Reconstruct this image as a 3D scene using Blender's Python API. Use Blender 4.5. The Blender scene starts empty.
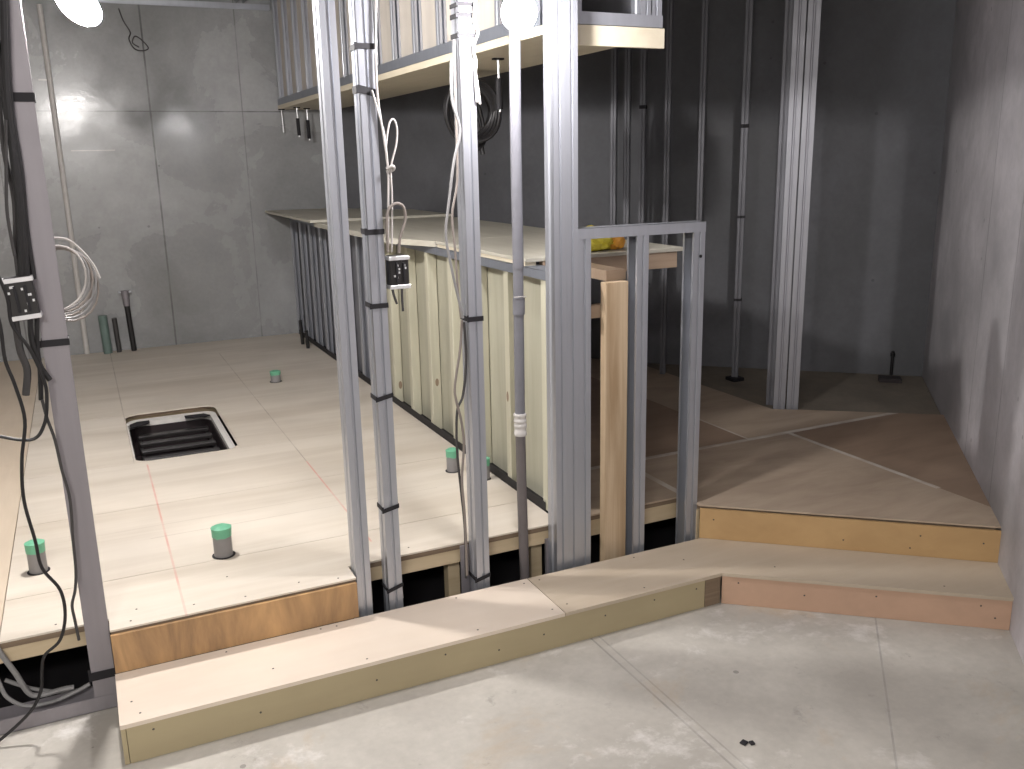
import bpy, bmesh, math, random
from mathutils import Vector, Matrix
random.seed(7)
S = bpy.context.scene
COL = S.collection

# ------------------------------------------------------------ camera
cam_d = bpy.data.cameras.new('camera')
cam_d.sensor_width = 36.0
cam_d.lens = 905.0 / 1024.0 * 36.0
cam_d.clip_start = 0.02
cam = bpy.data.objects.new('camera', cam_d)
COL.objects.link(cam)
RC = Matrix(((0.9030629959211951, 0.12107976371661251, -0.4120884810525101),
             (-0.4290424873557646, 0.20963699025393875, -0.8786210083766769),
             (-0.019994235204534368, 0.9702535870253711, 0.24126377146804803)))
cam.matrix_world = Matrix.Translation((0, 0, 1.55)) @ RC.to_4x4()
S.camera = cam

# ------------------------------------------------------------ world, exposure
w = bpy.data.worlds.new('world'); S.world = w; w.use_nodes = True
w.node_tree.nodes['Background'].inputs[0].default_value = (0.55, 0.6, 0.7, 1)
w.node_tree.nodes['Background'].inputs[1].default_value = 0.03
S.view_settings.view_transform = 'Standard'
S.view_settings.look = 'None'
S.view_settings.gamma = 1.0
S.view_settings.use_curve_mapping = False
S.view_settings.exposure = 0.0

LAMP1 = Vector((1.18, 2.42, 1.945))     # work lamp clipped by the pipe
LAMP2 = Vector((0.085, 3.30, 2.045))      # work lamp over the deck
P_LAMP1, P_LAMP2, P_ROOM = 48.0, 104.0, 145.0

def area(name, loc, aim, size, power, col=(1, 1, 1)):
    d = bpy.data.lights.new(name, 'AREA'); d.shape = 'RECTANGLE'
    d.size, d.size_y = size; d.energy = power; d.color = col
    o = bpy.data.objects.new(name, d); COL.objects.link(o); o.location = loc
    o.rotation_euler = (Vector(aim) - Vector(loc)).to_track_quat('-Z', 'Y').to_euler()
    return o
# ceiling light of the front room, behind the photographer
area('ceiling_lamp_light', (-0.9, -0.8, 2.64), (-0.7, -0.5, 0), (1.2, 0.5), P_ROOM, (1.0, 0.97, 0.92))

# ------------------------------------------------------------ node helpers
class NT:
    def __init__(s, name):
        s.m = bpy.data.materials.new(name); s.m.use_nodes = True
        s.t = s.m.node_tree; s.b = s.t.nodes['Principled BSDF']
    def n(s, ty, **k):
        x = s.t.nodes.new(ty)
        for a, v in k.items(): setattr(x, a, v)
        return x
    def l(s, a, b): s.t.links.new(a, b)
    def coord(s, scale=(1, 1, 1), rot=(0, 0, 0)):
        c = s.n('ShaderNodeTexCoord'); m = s.n('ShaderNodeMapping')
        m.inputs['Scale'].default_value = scale; m.inputs['Rotation'].default_value = rot
        s.l(c.outputs['Object'], m.inputs['Vector']); return m.outputs['Vector']
    def noise(s, vec, scale, detail=4, rough=.55, dist=0):
        x = s.n('ShaderNodeTexNoise'); x.inputs['Scale'].default_value = scale
        x.inputs['Detail'].default_value = detail; x.inputs['Roughness'].default_value = rough
        x.inputs['Distortion'].default_value = dist
        s.l(vec, x.inputs['Vector']); return x.outputs['Fac']
    def ramp(s, fac, stops):
        r = s.n('ShaderNodeValToRGB'); e = r.color_ramp.elements
        while len(e) < len(stops): e.new(.5)
        for q, (p, c) in zip(e, stops):
            q.position = p; q.color = (c, c, c, 1) if isinstance(c, (int, float)) else tuple(c) + (1,)
        s.l(fac, r.inputs['Fac']); return r.outputs['Color']
    def mix(s, fac, a, b, mode='MIX'):
        x = s.n('ShaderNodeMix', data_type='RGBA', blend_type=mode)
        for sock, v in ((x.inputs[0], fac), (x.inputs[6], a), (x.inputs[7], b)):
            if hasattr(v, 'links'): s.l(v, sock)
            elif isinstance(v, (int, float)): sock.default_value = v
            else: sock.default_value = tuple(v) + (1,)
        return x.outputs[2]
    def math(s, op, a, b=None, c=None):
        x = s.n('ShaderNodeMath', operation=op)
        for i, v in enumerate((a, b, c)):
            if v is None: continue
            if hasattr(v, 'links'): s.l(v, x.inputs[i])
            else: x.inputs[i].default_value = v
        return x.outputs[0]
    def xyz(s):
        c = s.n('ShaderNodeTexCoord'); p = s.n('ShaderNodeSeparateXYZ')
        s.l(c.outputs['Object'], p.inputs[0]); return p.outputs
    def line(s, v, pos, wd):            # 1 on a line |v-pos|<wd
        return s.math('LESS_THAN', s.math('ABSOLUTE', s.math('SUBTRACT', v, pos)), wd)
    def bump(s, h, strength=.2, dist=.01):
        x = s.n('ShaderNodeBump'); x.inputs['Strength'].default_value = strength
        x.inputs['Distance'].default_value = dist
        s.l(h, x.inputs['Height']); s.l(x.outputs[0], s.b.inputs['Normal'])
    def col(s, c):
        if hasattr(c, 'links'): s.l(c, s.b.inputs['Base Color'])
        else: s.b.inputs['Base Color'].default_value = tuple(c) + (1,)
    def rough(s, r):
        if hasattr(r, 'links'): s.l(r, s.b.inputs['Roughness'])
        else: s.b.inputs['Roughness'].default_value = r

def plain(name, c, r=.6, metal=0, spec=None):
    t = NT(name); v = t.coord()
    n = t.noise(v, 25, 3)
    t.col(t.mix(n, [x * .85 for x in c], [min(1, x * 1.12) for x in c]))
    t.rough(r); t.b.inputs['Metallic'].default_value = metal
    return t.m

def wood(name, c, dark, scale=(1.2, 14, 14), r=.6, amt=.8, knots=False, lines=None):
    """scale: small number along the grain"""
    t = NT(name); v = t.coord(scale)
    g = t.noise(v, 1.6, 6, .6, .6)
    f = t.noise(t.coord(tuple(x * 5 for x in scale)), 2.0, 3, .6)
    blot = t.noise(t.coord((1, 1, 1)), 2.2, 3)
    k = t.ramp(g, [(.38, 0), (.68, 1)])
    base = t.mix(t.math('MULTIPLY', k, amt), c, dark)
    base = t.mix(t.math('MULTIPLY', f, .25), base, dark)
    base = t.mix(.22, base, t.ramp(blot, [(.3, .45), (.7, 1)]), 'MULTIPLY')
    if knots:
        vo = t.n('ShaderNodeTexVoronoi'); vo.inputs['Scale'].default_value = 3.2
        t.l(t.coord((2.2, 2.2, 1)), vo.inputs['Vector'])
        kk = t.math('LESS_THAN', vo.outputs['Distance'], .07)
        base = t.mix(t.math('MULTIPLY', kk, .75), base, (.16, .08, .04))
    if lines:
        o = t.xyz()
        for axis, pos, wd, colr, a, lo, hi in lines:
            q = o[axis]; other = o[1 - axis]
            m_ = t.line(q, pos, wd)
            m_ = t.math('MULTIPLY', m_, t.math('GREATER_THAN', other, lo))
            m_ = t.math('MULTIPLY', m_, t.math('LESS_THAN', other, hi))
            brk = t.ramp(t.noise(t.coord((3, 3, 3)), 2.0, 2), [(.4, 1), (.6, .45)])
            base = t.mix(t.math('MULTIPLY', t.math('MULTIPLY', m_, a), brk), base, colr)
    t.col(base); t.rough(r); t.bump(g, .05, .004)
    return t.m

def concrete(name, c, dark, r=(.4, .7), scale=1.0, white=None, seams=(), bumpy=.12):
    t = NT(name); v = t.coord()
    a = t.noise(v, 1.3 * scale, 8, .6, .4); b = t.noise(v, 7 * scale, 6, .65); d = t.noise(v, 40, 3)
    base = t.mix(t.ramp(a, [(.33, 0), (.68, 1)]), dark, c)
    base = t.mix(t.math('MULTIPLY', t.ramp(b, [(.45, 0), (.75, 1)]), .45), base, dark)
    base = t.mix(.18, base, d, 'MULTIPLY')
    if white:
        wv = t.noise(v, 2.6, 10, .72, .3)
        base = t.mix(t.math('MULTIPLY', t.ramp(wv, [(.57, 0), (.68, 1)]), white), base, (.75, .73, .70))
    if white:
        sv = t.noise(t.coord((1, 1, 1), (0, 0, .6)), 1.9, 7, .7, .5)
        base = t.mix(t.math('MULTIPLY', t.ramp(sv, [(.56, 0), (.66, 1)]), .45), base, (.42, .31, .19))
        dv = t.noise(t.coord((1, 1, 1), (0, 0, 1.9)), 9, 8, .75)
        base = t.mix(t.math('MULTIPLY', t.ramp(dv, [(.60, 0), (.70, 1)]), .5), base, (.22, .20, .18))
    pit = t.n('ShaderNodeTexVoronoi'); pit.inputs['Scale'].default_value = 5; t.l(v, pit.inputs['Vector'])
    base = t.mix(t.math('MULTIPLY', t.math('LESS_THAN', pit.outputs['Distance'], .045), .45), base, (.05, .05, .05))
    if seams:
        for k, pos, wd, amt in seams(t):
            m_ = t.line(k, pos, wd)
            brk = t.ramp(t.noise(t.coord((2, 2, 2)), 3.0, 3), [(.35, 1), (.65, .35)])
            base = t.mix(t.math('MULTIPLY', t.math('MULTIPLY', m_, amt), brk), base, (.10, .10, .10))
    t.col(base)
    rr = t.n('ShaderNodeMapRange'); t.l(a, rr.inputs[0])
    rr.inputs[1].default_value = .3; rr.inputs[2].default_value = .7
    rr.inputs[3].default_value = r[0]; rr.inputs[4].default_value = r[1]
    t.rough(rr.outputs[0]); t.bump(b, bumpy, .01)
    return t.m

def steel(name, c, r=.38, metal=.75):
    t = NT(name)
    n = t.noise(t.coord((30, 30, 1.2)), 1.5, 3); m = t.noise(t.coord(), 9, 4)
    t.col(t.mix(n, [x * .82 for x in c], c)); 
    rr = t.n('ShaderNodeMapRange'); t.l(m, rr.inputs[0])
    rr.inputs[3].default_value = r - .08; rr.inputs[4].default_value = r + .12
    t.rough(rr.outputs[0]); t.b.inputs['Metallic'].default_value = metal
    t.bump(n, .03, .002)
    return t.m

def emit(name, c, s):
    t = NT(name); t.col((.9, .9, .9))
    t.b.inputs['Emission Color'].default_value = tuple(c) + (1,)
    t.b.inputs['Emission Strength'].default_value = s
    return t.m

# ------------------------------------------------------------ mesh helpers
def mk(name, bm, mat, parent=None, smooth=False, **props):
    me = bpy.data.meshes.new(name)
    bmesh.ops.recalc_face_normals(bm, faces=bm.faces)
    if smooth:
        for f in bm.faces: f.smooth = True
    bm.to_mesh(me); bm.free()
    if mat: me.materials.append(mat)
    if smooth:
        try: me.set_sharp_from_angle(angle=math.radians(40))
        except Exception: pass
    o = bpy.data.objects.new(name, me); COL.objects.link(o)
    if parent:
        o.parent = parent
        bpy.context.view_layer.update()
        o.matrix_parent_inverse = parent.matrix_world.inverted()
    for k, v in props.items(): o[k] = v
    return o
def thing(name, label, cat, loc=(0, 0, 0), group=None):
    o = bpy.data.objects.new(name, None); COL.objects.link(o)
    o.location = loc; o.empty_display_size = .05
    o['label'] = label; o['category'] = cat
    if group: o['group'] = group
    return o
def tag(o, label, cat, group=None):
    o['label'] = label; o['category'] = cat
    if group: o['group'] = group
    return o
def struct(o):
    o['kind'] = 'structure'; return o
def box(bm, x0, x1, y0, y1, z0, z1, bev=0):
    r = bmesh.ops.create_cube(bm, size=1)
    vs = r['verts']
    for v in vs:
        v.co = Vector((x0 + (v.co.x + .5) * (x1 - x0), y0 + (v.co.y + .5) * (y1 - y0), z0 + (v.co.z + .5) * (z1 - z0)))
    if bev:
        es = list({e for v in vs for e in v.link_edges})
        bmesh.ops.bevel(bm, geom=es, offset=bev, segments=1, affect='EDGES')
    return bm
def B(*a, bev=0):
    return box(bmesh.new(), *a, bev=bev)
def prism(bm, poly, z0, z1, holes=()):
    """vertical prism over a polygon in xy"""
    b = [bm.verts.new((x, y, z0)) for x, y in poly]; t = [bm.verts.new((x, y, z1)) for x, y in poly]
    n = len(poly)
    for i in range(n): bm.faces.new((b[i], b[(i + 1) % n], t[(i + 1) % n], t[i]))
    bm.faces.new(t); bm.faces.new(b[::-1])
    return bm
def P(poly, z0, z1): return prism(bmesh.new(), poly, z0, z1)
def tube(bm, pts, r, seg=8, smooth_n=6, cap=True):
    pts = [Vector(p) for p in pts]
    if smooth_n and len(pts) > 2:
        out = []
        q = [2 * pts[0] - pts[1]] + pts + [2 * pts[-1] - pts[-2]]
        for i in range(1, len(q) - 2):
            for k in range(smooth_n):
                t = k / smooth_n
                p0, p1, p2, p3 = q[i - 1:i + 3]
                out.append(.5 * ((2 * p1) + (p2 - p0) * t + (2 * p0 - 5 * p1 + 4 * p2 - p3) * t * t + (3 * p1 - p0 - 3 * p2 + p3) * t ** 3))
        out.append(pts[-1]); pts = out
    rings = []; up = None
    for i, p in enumerate(pts):
        d = (pts[min(i + 1, len(pts) - 1)] - pts[max(i - 1, 0)]).normalized()
        if up is None: up = d.orthogonal().normalized()
        up = (up - d * up.dot(d))
        if up.length < 1e-5: up = d.orthogonal()
        up.normalize(); s = d.cross(up)
        rr = r(i / (len(pts) - 1)) if callable(r) else r
        rings.append([bm.verts.new(p + (up * math.cos(a) + s * math.sin(a)) * rr) for a in [2 * math.pi * k / seg for k in range(seg)]])
    for a, b in zip(rings, rings[1:]):
        for k in range(seg): bm.faces.new((a[k], a[(k + 1) % seg], b[(k + 1) % seg], b[k]))
    if cap:
        bm.faces.new(rings[0][::-1]); bm.faces.new(rings[-1])
    return bm
def T(pts, r, seg=8, n=6): return tube(bmesh.new(), pts, r, seg, n)
def cyl(bm, c, r, z0, z1, seg=24, r1=None):
    r1 = r if r1 is None else r1
    a = [bm.verts.new((c[0] + r * math.cos(2 * math.pi * k / seg), c[1] + r * math.sin(2 * math.pi * k / seg), z0)) for k in range(seg)]
    b = [bm.verts.new((c[0] + r1 * math.cos(2 * math.pi * k / seg), c[1] + r1 * math.sin(2 * math.pi * k / seg), z1)) for k in range(seg)]
    for k in range(seg): bm.faces.new((a[k], a[(k + 1) % seg], b[(k + 1) % seg], b[k]))
    bm.faces.new(a[::-1]); bm.faces.new(b)
    return bm
def strip_profile(line, t):
    """closed outline of thickness t around an open 2D polyline"""
    L = []; Rr = []
    n = len(line)
    for i, (x, y) in enumerate(line):
        d1 = Vector((line[i][0] - line[i - 1][0], line[i][1] - line[i - 1][1])) if i else None
        d2 = Vector((line[i + 1][0] - x, line[i + 1][1] - y)) if i < n - 1 else None
        if d1 is None: d1 = d2
        if d2 is None: d2 = d1
        d1 = d1.normalized(); d2 = d2.normalized()
        n1 = Vector((-d1.y, d1.x)); n2 = Vector((-d2.y, d2.x))
        m = (n1 + n2)
        m = m / max(.3, m.length_squared) * 2 * .5 * 1.0 if m.length > .1 else n1
        m = m.normalized() * min(1.5, 1 / max(.5, m.normalized().dot(n1)))
        L.append((x + m.x * t / 2, y + m.y * t / 2)); Rr.append((x - m.x * t / 2, y - m.y * t / 2))
    return L + Rr[::-1]
def c_profile(w, d, lip=.010, groove=.0055, face_groove=True):
    """C-stud centre line: front flange (y=0) w wide, web on the left (x=0), back flange at y=d"""
    g = groove
    front = [(w, lip), (w, 0)]
    if face_groove:
        front += [(w * .62, 0), (w * .56, g), (w * .44, g), (w * .38, 0)]
    front += [(0, 0)]
    web = [(0, d * .38), (g, d * .44), (g, d * .56), (0, d * .62), (0, d)]
    back = [(w, d), (w, d - lip)]
    return front + web + back
def extrude_profile(prof, M, z0, z1, bm=None, axis='z'):
    bm = bm or bmesh.new()
    a = [bm.verts.new(M @ Vector((x, y, z0))) for x, y in prof]
    b = [bm.verts.new(M @ Vector((x, y, z1))) for x, y in prof]
    n = len(prof)
    for i in range(n): bm.faces.new((a[i], a[(i + 1) % n], b[(i + 1) % n], b[i]))
    bm.faces.new(a[::-1]); bm.faces.new(b)
    return bm
def frame_at(x, y, ang=0):
    return Matrix.Translation((x, y, 0)) @ Matrix.Rotation(math.radians(ang), 4, 'Z')
def band(x0, x1, y0, y1, z, h=.013, tilt=0.0, t=.0025):
    """black tape wrapped round a stud"""
    bm = bmesh.new()
    outer = [(x0 - t, y0 - t), (x1 + t, y0 - t), (x1 + t, y1 + t), (x0 - t, y1 + t)]
    inner = [(x0 - .0003, y0 - .0003), (x1 + .0003, y0 - .0003), (x1 + .0003, y1 + .0003), (x0 - .0003, y1 + .0003)]
    def zz(p, hh): return z + hh + tilt * (p[0] - x0)
    R_ = []
    for ring in (outer, inner):
        for hh in (-h / 2, h / 2):
            R_.append([bm.verts.new((p[0], p[1], zz(p, hh))) for p in ring])
    ob, ot, ib, it = R_
    for k in range(4):
        j = (k + 1) % 4
        bm.faces.new((ob[k], ob[j], ot[j], ot[k])); bm.faces.new((ib[k], it[k], it[j], ib[j]))
        bm.faces.new((ot[k], ot[j], it[j], it[k])); bm.faces.new((ob[k], ib[k], ib[j], ob[j]))
    return bm
def band_m(M, w, d, z, h=.013):
    bm = band(0, w, 0, d, z, h)
    bm.transform(M); return bm
def track(x0, x1, y0, y1, z0, z1, up=True, t=.0012, axis='x'):
    """U channel, legs up or down"""
    bm = bmesh.new()
    box(bm, x0, x1, y0, y1, (z0 if up else z1 - t), (z0 + t if up else z1))
    if axis == 'x':
        box(bm, x0, x1, y0, y0 + t, z0, z1); box(bm, x0, x1, y1 - t, y1, z0, z1)
    else:
        box(bm, x0, x0 + t, y0, y1, z0, z1); box(bm, x1 - t, x1, y0, y1, z0, z1)
    return bm

# ------------------------------------------------------------ materials
M = {}
M['conc_back'] = concrete('concrete_back', (.42, .425, .43), (.26, .265, .265), (.09, .42), 1.0, None,
    lambda t: [(t.xyz()[2], 1.93, .004, .85), (t.xyz()[0], .56, .006, .9), (t.xyz()[0], 1.192, .0045, .6),
               (t.xyz()[0], -.42, .005, .7)])
U = lambda t: t.math('ADD', t.math('MULTIPLY', t.xyz()[0], .683), t.math('MULTIPLY', t.xyz()[1], .731))
M['conc_right'] = concrete('concrete_right', (.60, .57, .595), (.33, .32, .33), (.45, .75), 1.4, None,
    lambda t: [(U(t), .683 * 3.38 + .731 * 2.563, .006, .6), (U(t), .683 * 2.987 + .731 * 2.142, .006, .6)])
M['conc_rear_shaded'] = concrete('concrete_rear_shaded', (.18, .183, .20), (.115, .117, .125), (.5, .8), 1.2, None,  # darker concrete: shade cast by bulkhead and studs is put into the colour
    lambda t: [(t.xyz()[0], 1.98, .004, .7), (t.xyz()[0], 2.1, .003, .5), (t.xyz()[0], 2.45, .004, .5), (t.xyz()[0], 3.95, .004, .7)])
M['conc_floor'] = concrete('concrete_floor', (.56, .53, .475), (.40, .375, .335), (.5, .8), 1.6, .55,
    lambda t: [(t.xyz()[0], 1.375, .0035, .45), (t.xyz()[0], 1.405, .003, .35),
               (t.math('SUBTRACT', t.math('MULTIPLY', t.xyz()[0], .731), t.math('MULTIPLY', t.xyz()[1], .683)), .304, .003, .45)], .05)
M['conc_dim'] = concrete('concrete_ledge', (.27, .235, .185), (.17, .145, .115), (.6, .85), 2)
M['ceiling'] = plain('ceiling_board', (.30, .28, .30), .8)
PINK = (.60, .12, .08); SEAM = (.22, .17, .12)
M['deck'] = wood('deck_plywood', (.72, .66, .57), (.50, .43, .34), (.35, 3.4, 3.4), .5, .6, lines=[
    (0, .152, .0035, PINK, .45, 2.6, 4.2), (0, .80, .0035, PINK, .5, 2.9, 3.9), (0, .80, .0025, SEAM, .5, 3.9, 6.6), (0, .10, .003, SEAM, .5, 5.1, 7.0),
    (1, 3.3, .002, SEAM, .35, .1, 1.2), (1, 3.42, .002, SEAM, .3, -.2, 1.0)])
M['deck_warm'] = wood('deck_plywood_warm', (.66, .56, .44), (.53, .43, .32), (9, .9, 9), .55, .4)
DUST = (.62, .58, .52)
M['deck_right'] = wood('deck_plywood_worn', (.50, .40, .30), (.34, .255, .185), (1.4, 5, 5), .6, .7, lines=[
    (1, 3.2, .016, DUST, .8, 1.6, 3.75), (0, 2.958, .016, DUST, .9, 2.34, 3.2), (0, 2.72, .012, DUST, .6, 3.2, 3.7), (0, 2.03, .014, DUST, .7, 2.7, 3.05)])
M['deck_right_shaded'] = wood('deck_plywood_shaded', (.33, .235, .165), (.24, .165, .115), (1.4, 5, 5), .6, .7, lines=[  # right deck plywood with shade put into its colour
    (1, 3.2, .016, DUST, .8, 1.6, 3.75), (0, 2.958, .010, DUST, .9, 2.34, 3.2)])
M['tread'] = wood('tread_plywood', (.70, .61, .51), (.60, .49, .39), (.6, 3, 3), .55, .35)
M['tread_tan'] = wood('tread_plywood_tan', (.52, .44, .34), (.42, .34, .25), (.8, 6, 6), .6, .5)
M['riser_olive'] = wood('riser_plywood_olive', (.40, .335, .205), (.33, .27, .165), (.8, 6, 6), .6, .4)
M['riser_orange'] = wood('riser_plywood_orange', (.58, .35, .16), (.17, .10, .055), (4.2, 1, .9), .4, 1.0)
M['riser_yellow'] = wood('riser_plywood_yellow', (.52, .34, .16), (.38, .23, .10), (.6, 4, 4), .55, .5)
M['riser_pink'] = wood('riser_plywood_pink', (.56, .36, .25), (.43, .29, .20), (.8, 5, 5), .6, .5)
M['joist'] = wood('joist_timber', (.60, .49, .33), (.44, .33, .20), (1, 14, 14), .6, .5)
M['ply_edge'] = wood('plywood_edge', (.24, .175, .115), (.13, .09, .06), (1, 30, 60), .7, .7)
M['pine'] = wood('pine_stud', (.58, .56, .44), (.42, .40, .30), (12, 12, .8), .55, .5, knots=True)
M['pine_panel'] = wood('pine_panel', (.47, .455, .36), (.33, .32, .24), (9, 9, .7), .6, .6)
M['pine_post'] = wood('pine_post', (.58, .45, .31), (.33, .22, .12), (16, 16, .7), .55, .85, knots=True)
M['pine_board'] = wood('pine_board', (.74, .67, .52), (.60, .52, .38), (12, 1, 12), .5, .4)
M['counter'] = wood('counter_plywood', (.56, .54, .46), (.42, .39, .32), (9, .8, 9), .55, .5)
M['apron'] = wood('counter_apron', (.44, .33, .24), (.30, .21, .14), (1, 12, 12), .6, .5)
M['soffit_panel'] = wood('bulkhead_lining', (.62, .57, .50), (.46, .42, .38), (10, 10, .7), .6, .5)
M['steel'] = steel('galvanised_steel', (.48, .495, .54), .32, .65)
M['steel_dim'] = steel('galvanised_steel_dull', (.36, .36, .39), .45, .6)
M['steel_shaded'] = steel('galvanised_steel_shaded', (.20, .20, .22), .5, .5)  # galvanised steel with the shade before the rear wall put into its colour
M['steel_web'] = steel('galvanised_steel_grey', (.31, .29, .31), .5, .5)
M['track'] = steel('track_steel', (.27, .29, .33), .42, .5)
M['black'] = plain('black_rubber', (.012, .011, .013), .6)
M['tape'] = plain('black_tape', (.008, .007, .010), .7)
M['cable_black'] = plain('black_cable', (.011, .010, .011), .5)
M['cable_dark'] = plain('dark_grey_cable', (.045, .042, .042), .5)
M['cable_grey'] = plain('grey_cable', (.24, .235, .235), .5)
M['cable_brown'] = plain('brown_grey_cable', (.22, .19, .17), .5)
M['cable_white'] = plain('white_cable', (.50, .47, .45), .45)
M['pvc'] = plain('grey_pvc', (.17, .17, .19), .4)
M['pvc_brown'] = plain('brown_grey_sleeve', (.13, .115, .115), .55)
M['pvc_pipe'] = plain('grey_stub_pvc', (.23, .22, .22), .45)
M['green'] = plain('green_tape', (.14, .42, .26), .5)
M['green_pipe'] = plain('green_grey_pipe', (.14, .20, .18), .5)
M['foil'] = plain('clear_wrap', (.55, .53, .51), .25)
M['white_plastic'] = plain('white_plastic', (.72, .70, .66), .4)
M['box_black'] = plain('black_box', (.02, .018, .018), .35)
M['band_metal'] = steel('bright_band', (.85, .85, .86), .3, .6)
M['yellow'] = plain('yellow_plastic', (.68, .58, .06), .35)
M['orange'] = plain('orange_plastic', (.65, .30, .04), .4)
M['hatch_dark'] = plain('hatch_dark', (.025, .018, .020), .5)
M['screw'] = plain('screw_head', (.06, .05, .045), .5)
M['bulb1'] = emit('lamp_glass', (1.0, .97, .98), P_LAMP1 / (4 * math.pi ** 2 * .05 ** 2))
M['bulb2'] = emit('lamp_glass_warm', (1.0, .96, .93), P_LAMP2 / (4 * math.pi ** 2 * .05 ** 2))
M['tube'] = emit('ceiling_lamp_glass', (1, .97, .92), 8)

Z = .253                        # deck surface
H1 = .12                        # step surface

# ------------------------------------------------------------ room shell
WR0, WRd = Vector((2.82, 1.963)), Vector((.683, .731)).normalized()
cornerR = WR0 + WRd * 2.416                        # meeting of right and rear wall
rb = Vector((2.90, 5.20)); rc = Vector((1.80, 7.10))
far = WR0 - WRd * ((1.963 + 2.6) / WRd.y)
nR = Vector((WRd.y, -WRd.x))
def wall(name, a, b, nrm, mat, z0=-.1, z1=2.78, th=.18):
    a = Vector(a); b = Vector(b); n = Vector(nrm).normalized() * th
    o = struct(mk(name, P([tuple(a), tuple(b), tuple(b + n), tuple(a + n)], z0, z1), M[mat])); return o
floor_poly = [(-2.6, -2.6), tuple(far), tuple(cornerR), tuple(rb), tuple(rc), (-2.6, 7.1)]
struct(mk('floor', P(floor_poly, -.12, 0), M['conc_floor']))
struct(mk('ceiling', P(floor_poly, 2.74, 2.86), M['ceiling']))
wall('wall_back', (-2.6, 7.1), (1.82, 7.1), (0, 1), 'conc_back')
wall('wall_left', (-2.6, -2.6), (-2.6, 7.1), (-1, 0), 'conc_back')
wall('wall_front', (-2.6, -2.6), far, (0, -1), 'conc_back')
wall('wall_right', far, cornerR, nR, 'conc_right')
wall('wall_rear', rb, cornerR, (.683, .731), 'conc_rear_shaded')
wall('wall_side', rc, rb, (1.9, 1.3), 'conc_rear_shaded')
struct(mk('floor_ledge', P([(3.178, 3.56), (3.285, 3.49), (3.845, 3.065), (4.465, 3.725), (3.178, 4.93)], 0.001, .238), M['conc_dim']))

# ceiling grid over the deck
for k, x in enumerate([-.9, -.6, -.3, 0, .3, .6, .9, 1.2]):
    bm = track(x, x + .05, 3.2, 7.05, 2.668, 2.688, up=False, axis='y')
    tag(mk('furring_channel', bm, M['steel_dim']), ['leftmost', 'second', 'third', 'fourth', 'fifth', 'sixth', 'seventh', 'rightmost'][k] + ' from the left of the dull steel furring channels under the ceiling' if 0 < k < 7 else ('leftmost', 'rightmost')[k > 0] + ' of the dull steel furring channels under the ceiling', 'ceiling channel', 'furring channels above the deck')
tag(mk('perimeter_channel', track(-2.4, 1.44, 7.055, 7.095, 2.632, 2.667, up=False), M['steel']), 'bright steel channel along the top of the back concrete wall', 'ceiling channel')
for y in (4.6, 6.3):
    tag(mk('carrier_channel', track(-2.4, 1.42, y, y + .038, 2.69, 2.738, up=True), M['steel_dim']), 'steel carrier channel above the furring channels, ' + ('nearer one' if y < 5 else 'one by the back wall'), 'ceiling channel', 'carrier channels under the ceiling')

# ------------------------------------------------------------ raised deck, left of the half wall
def clip(poly, n, d):           # keep n.p <= d
    out = []
    for i in range(len(poly)):
        a, b = Vector(poly[i]), Vector(poly[(i + 1) % len(poly)])
        da, db = a.dot(n) - d, b.dot(n) - d
        if da <= 0: out.append(tuple(a))
        if (da < 0 < db) or (db < 0 < da): out.append(tuple(a + (b - a) * (da / (da - db))))
    return out
NX, NY = Vector((1, 0)), Vector((0, 1))
def rect(x0, x1, y0, y1): return [(x0, y0), (x1, y0), (x1, y1), (x0, y1)]
deck = thing('raised_deck', 'raised plywood floor deck left of the half wall, cut round a rectangular hatch', 'floor deck', (0.6, 2.75, 0))
g = .0015
XL, XR = -.345, 1.468
def sheet(poly, mat, z1=Z, th=.006, par=deck, name='plywood_sheet', **k):
    return mk(name, P(poly, z1 - th, z1), M[mat], par, **k)
sheet([(XL + g, 2.722), (-.058, 2.722), (-.058, 2.645), (.672, 2.645), (.672, 2.742), (XR, 2.742), (XR, 3.0 - g), (XL + g, 3.0 - g)], 'deck')
sheet(rect(XL + g, XR, 3.0 + g, 3.65 - g), 'deck')
sheet(rect(XL + g, XR, 3.65 + g, 4.25 - g), 'deck')
sheet(rect(XL + g, .100, 4.25 + g, 5.15 - g), 'deck')
sheet(rect(.570, XR, 4.25 + g, 5.15 - g), 'deck')
sheet(rect(XL + g, XR, 5.15 + g, 6.12 - g), 'deck')
sheet(rect(XL + g, XR, 6.12 + g, 7.095), 'deck')
for y0, y1 in ((2.722, 4.5), (4.5, 7.095)):
    sheet(rect(-2.55, XL - g, y0 + g, y1 - g), 'deck_warm')
under = [rect(-2.55, -.058, 2.724, 4.24), [(-.056, 2.648), (.670, 2.648), (.670, 4.24), (-.056, 4.24)], rect(.672, XR, 2.745, 4.24),
         rect(-2.55, .095, 4.242, 5.155), rect(.575, XR, 4.242, 5.155), rect(-2.55, XR, 5.157, 7.09)]
for q in under: mk('underlay_sheet', P(q, Z - .024, Z - .0065), M['ply_edge'], deck)
mk('joist', B(-2.5, -.062, 2.73, 2.775, .182, .2285), M['joist'], deck)
mk('joist', B(.690, XR - .005, 2.75, 2.795, .178, .2285), M['joist'], deck)
for y in (3.6, 4.18, 5.17, 6.1, 7.0):
    mk('joist', B(-2.5, XR - .01, y, y + .045, .178, .2285), M['joist'], deck)
for x, y in [(1.046, 2.80), (1.378, 2.80), (.2, 2.85), (-1.0, 2.85), (.5, 3.62), (-.6, 3.62), (1.2, 3.62)]:
    mk('support_post', B(x, x + .045, y, y + .045, 0.004, .178, bev=.002), M['joist'], deck)
mk('riser', B(-.058, .670, 2.632, 2.6445, H1 + .001, Z - .0125), M['riser_orange'], deck, label='orange-brown varnished plywood face under the deck edge')
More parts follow.
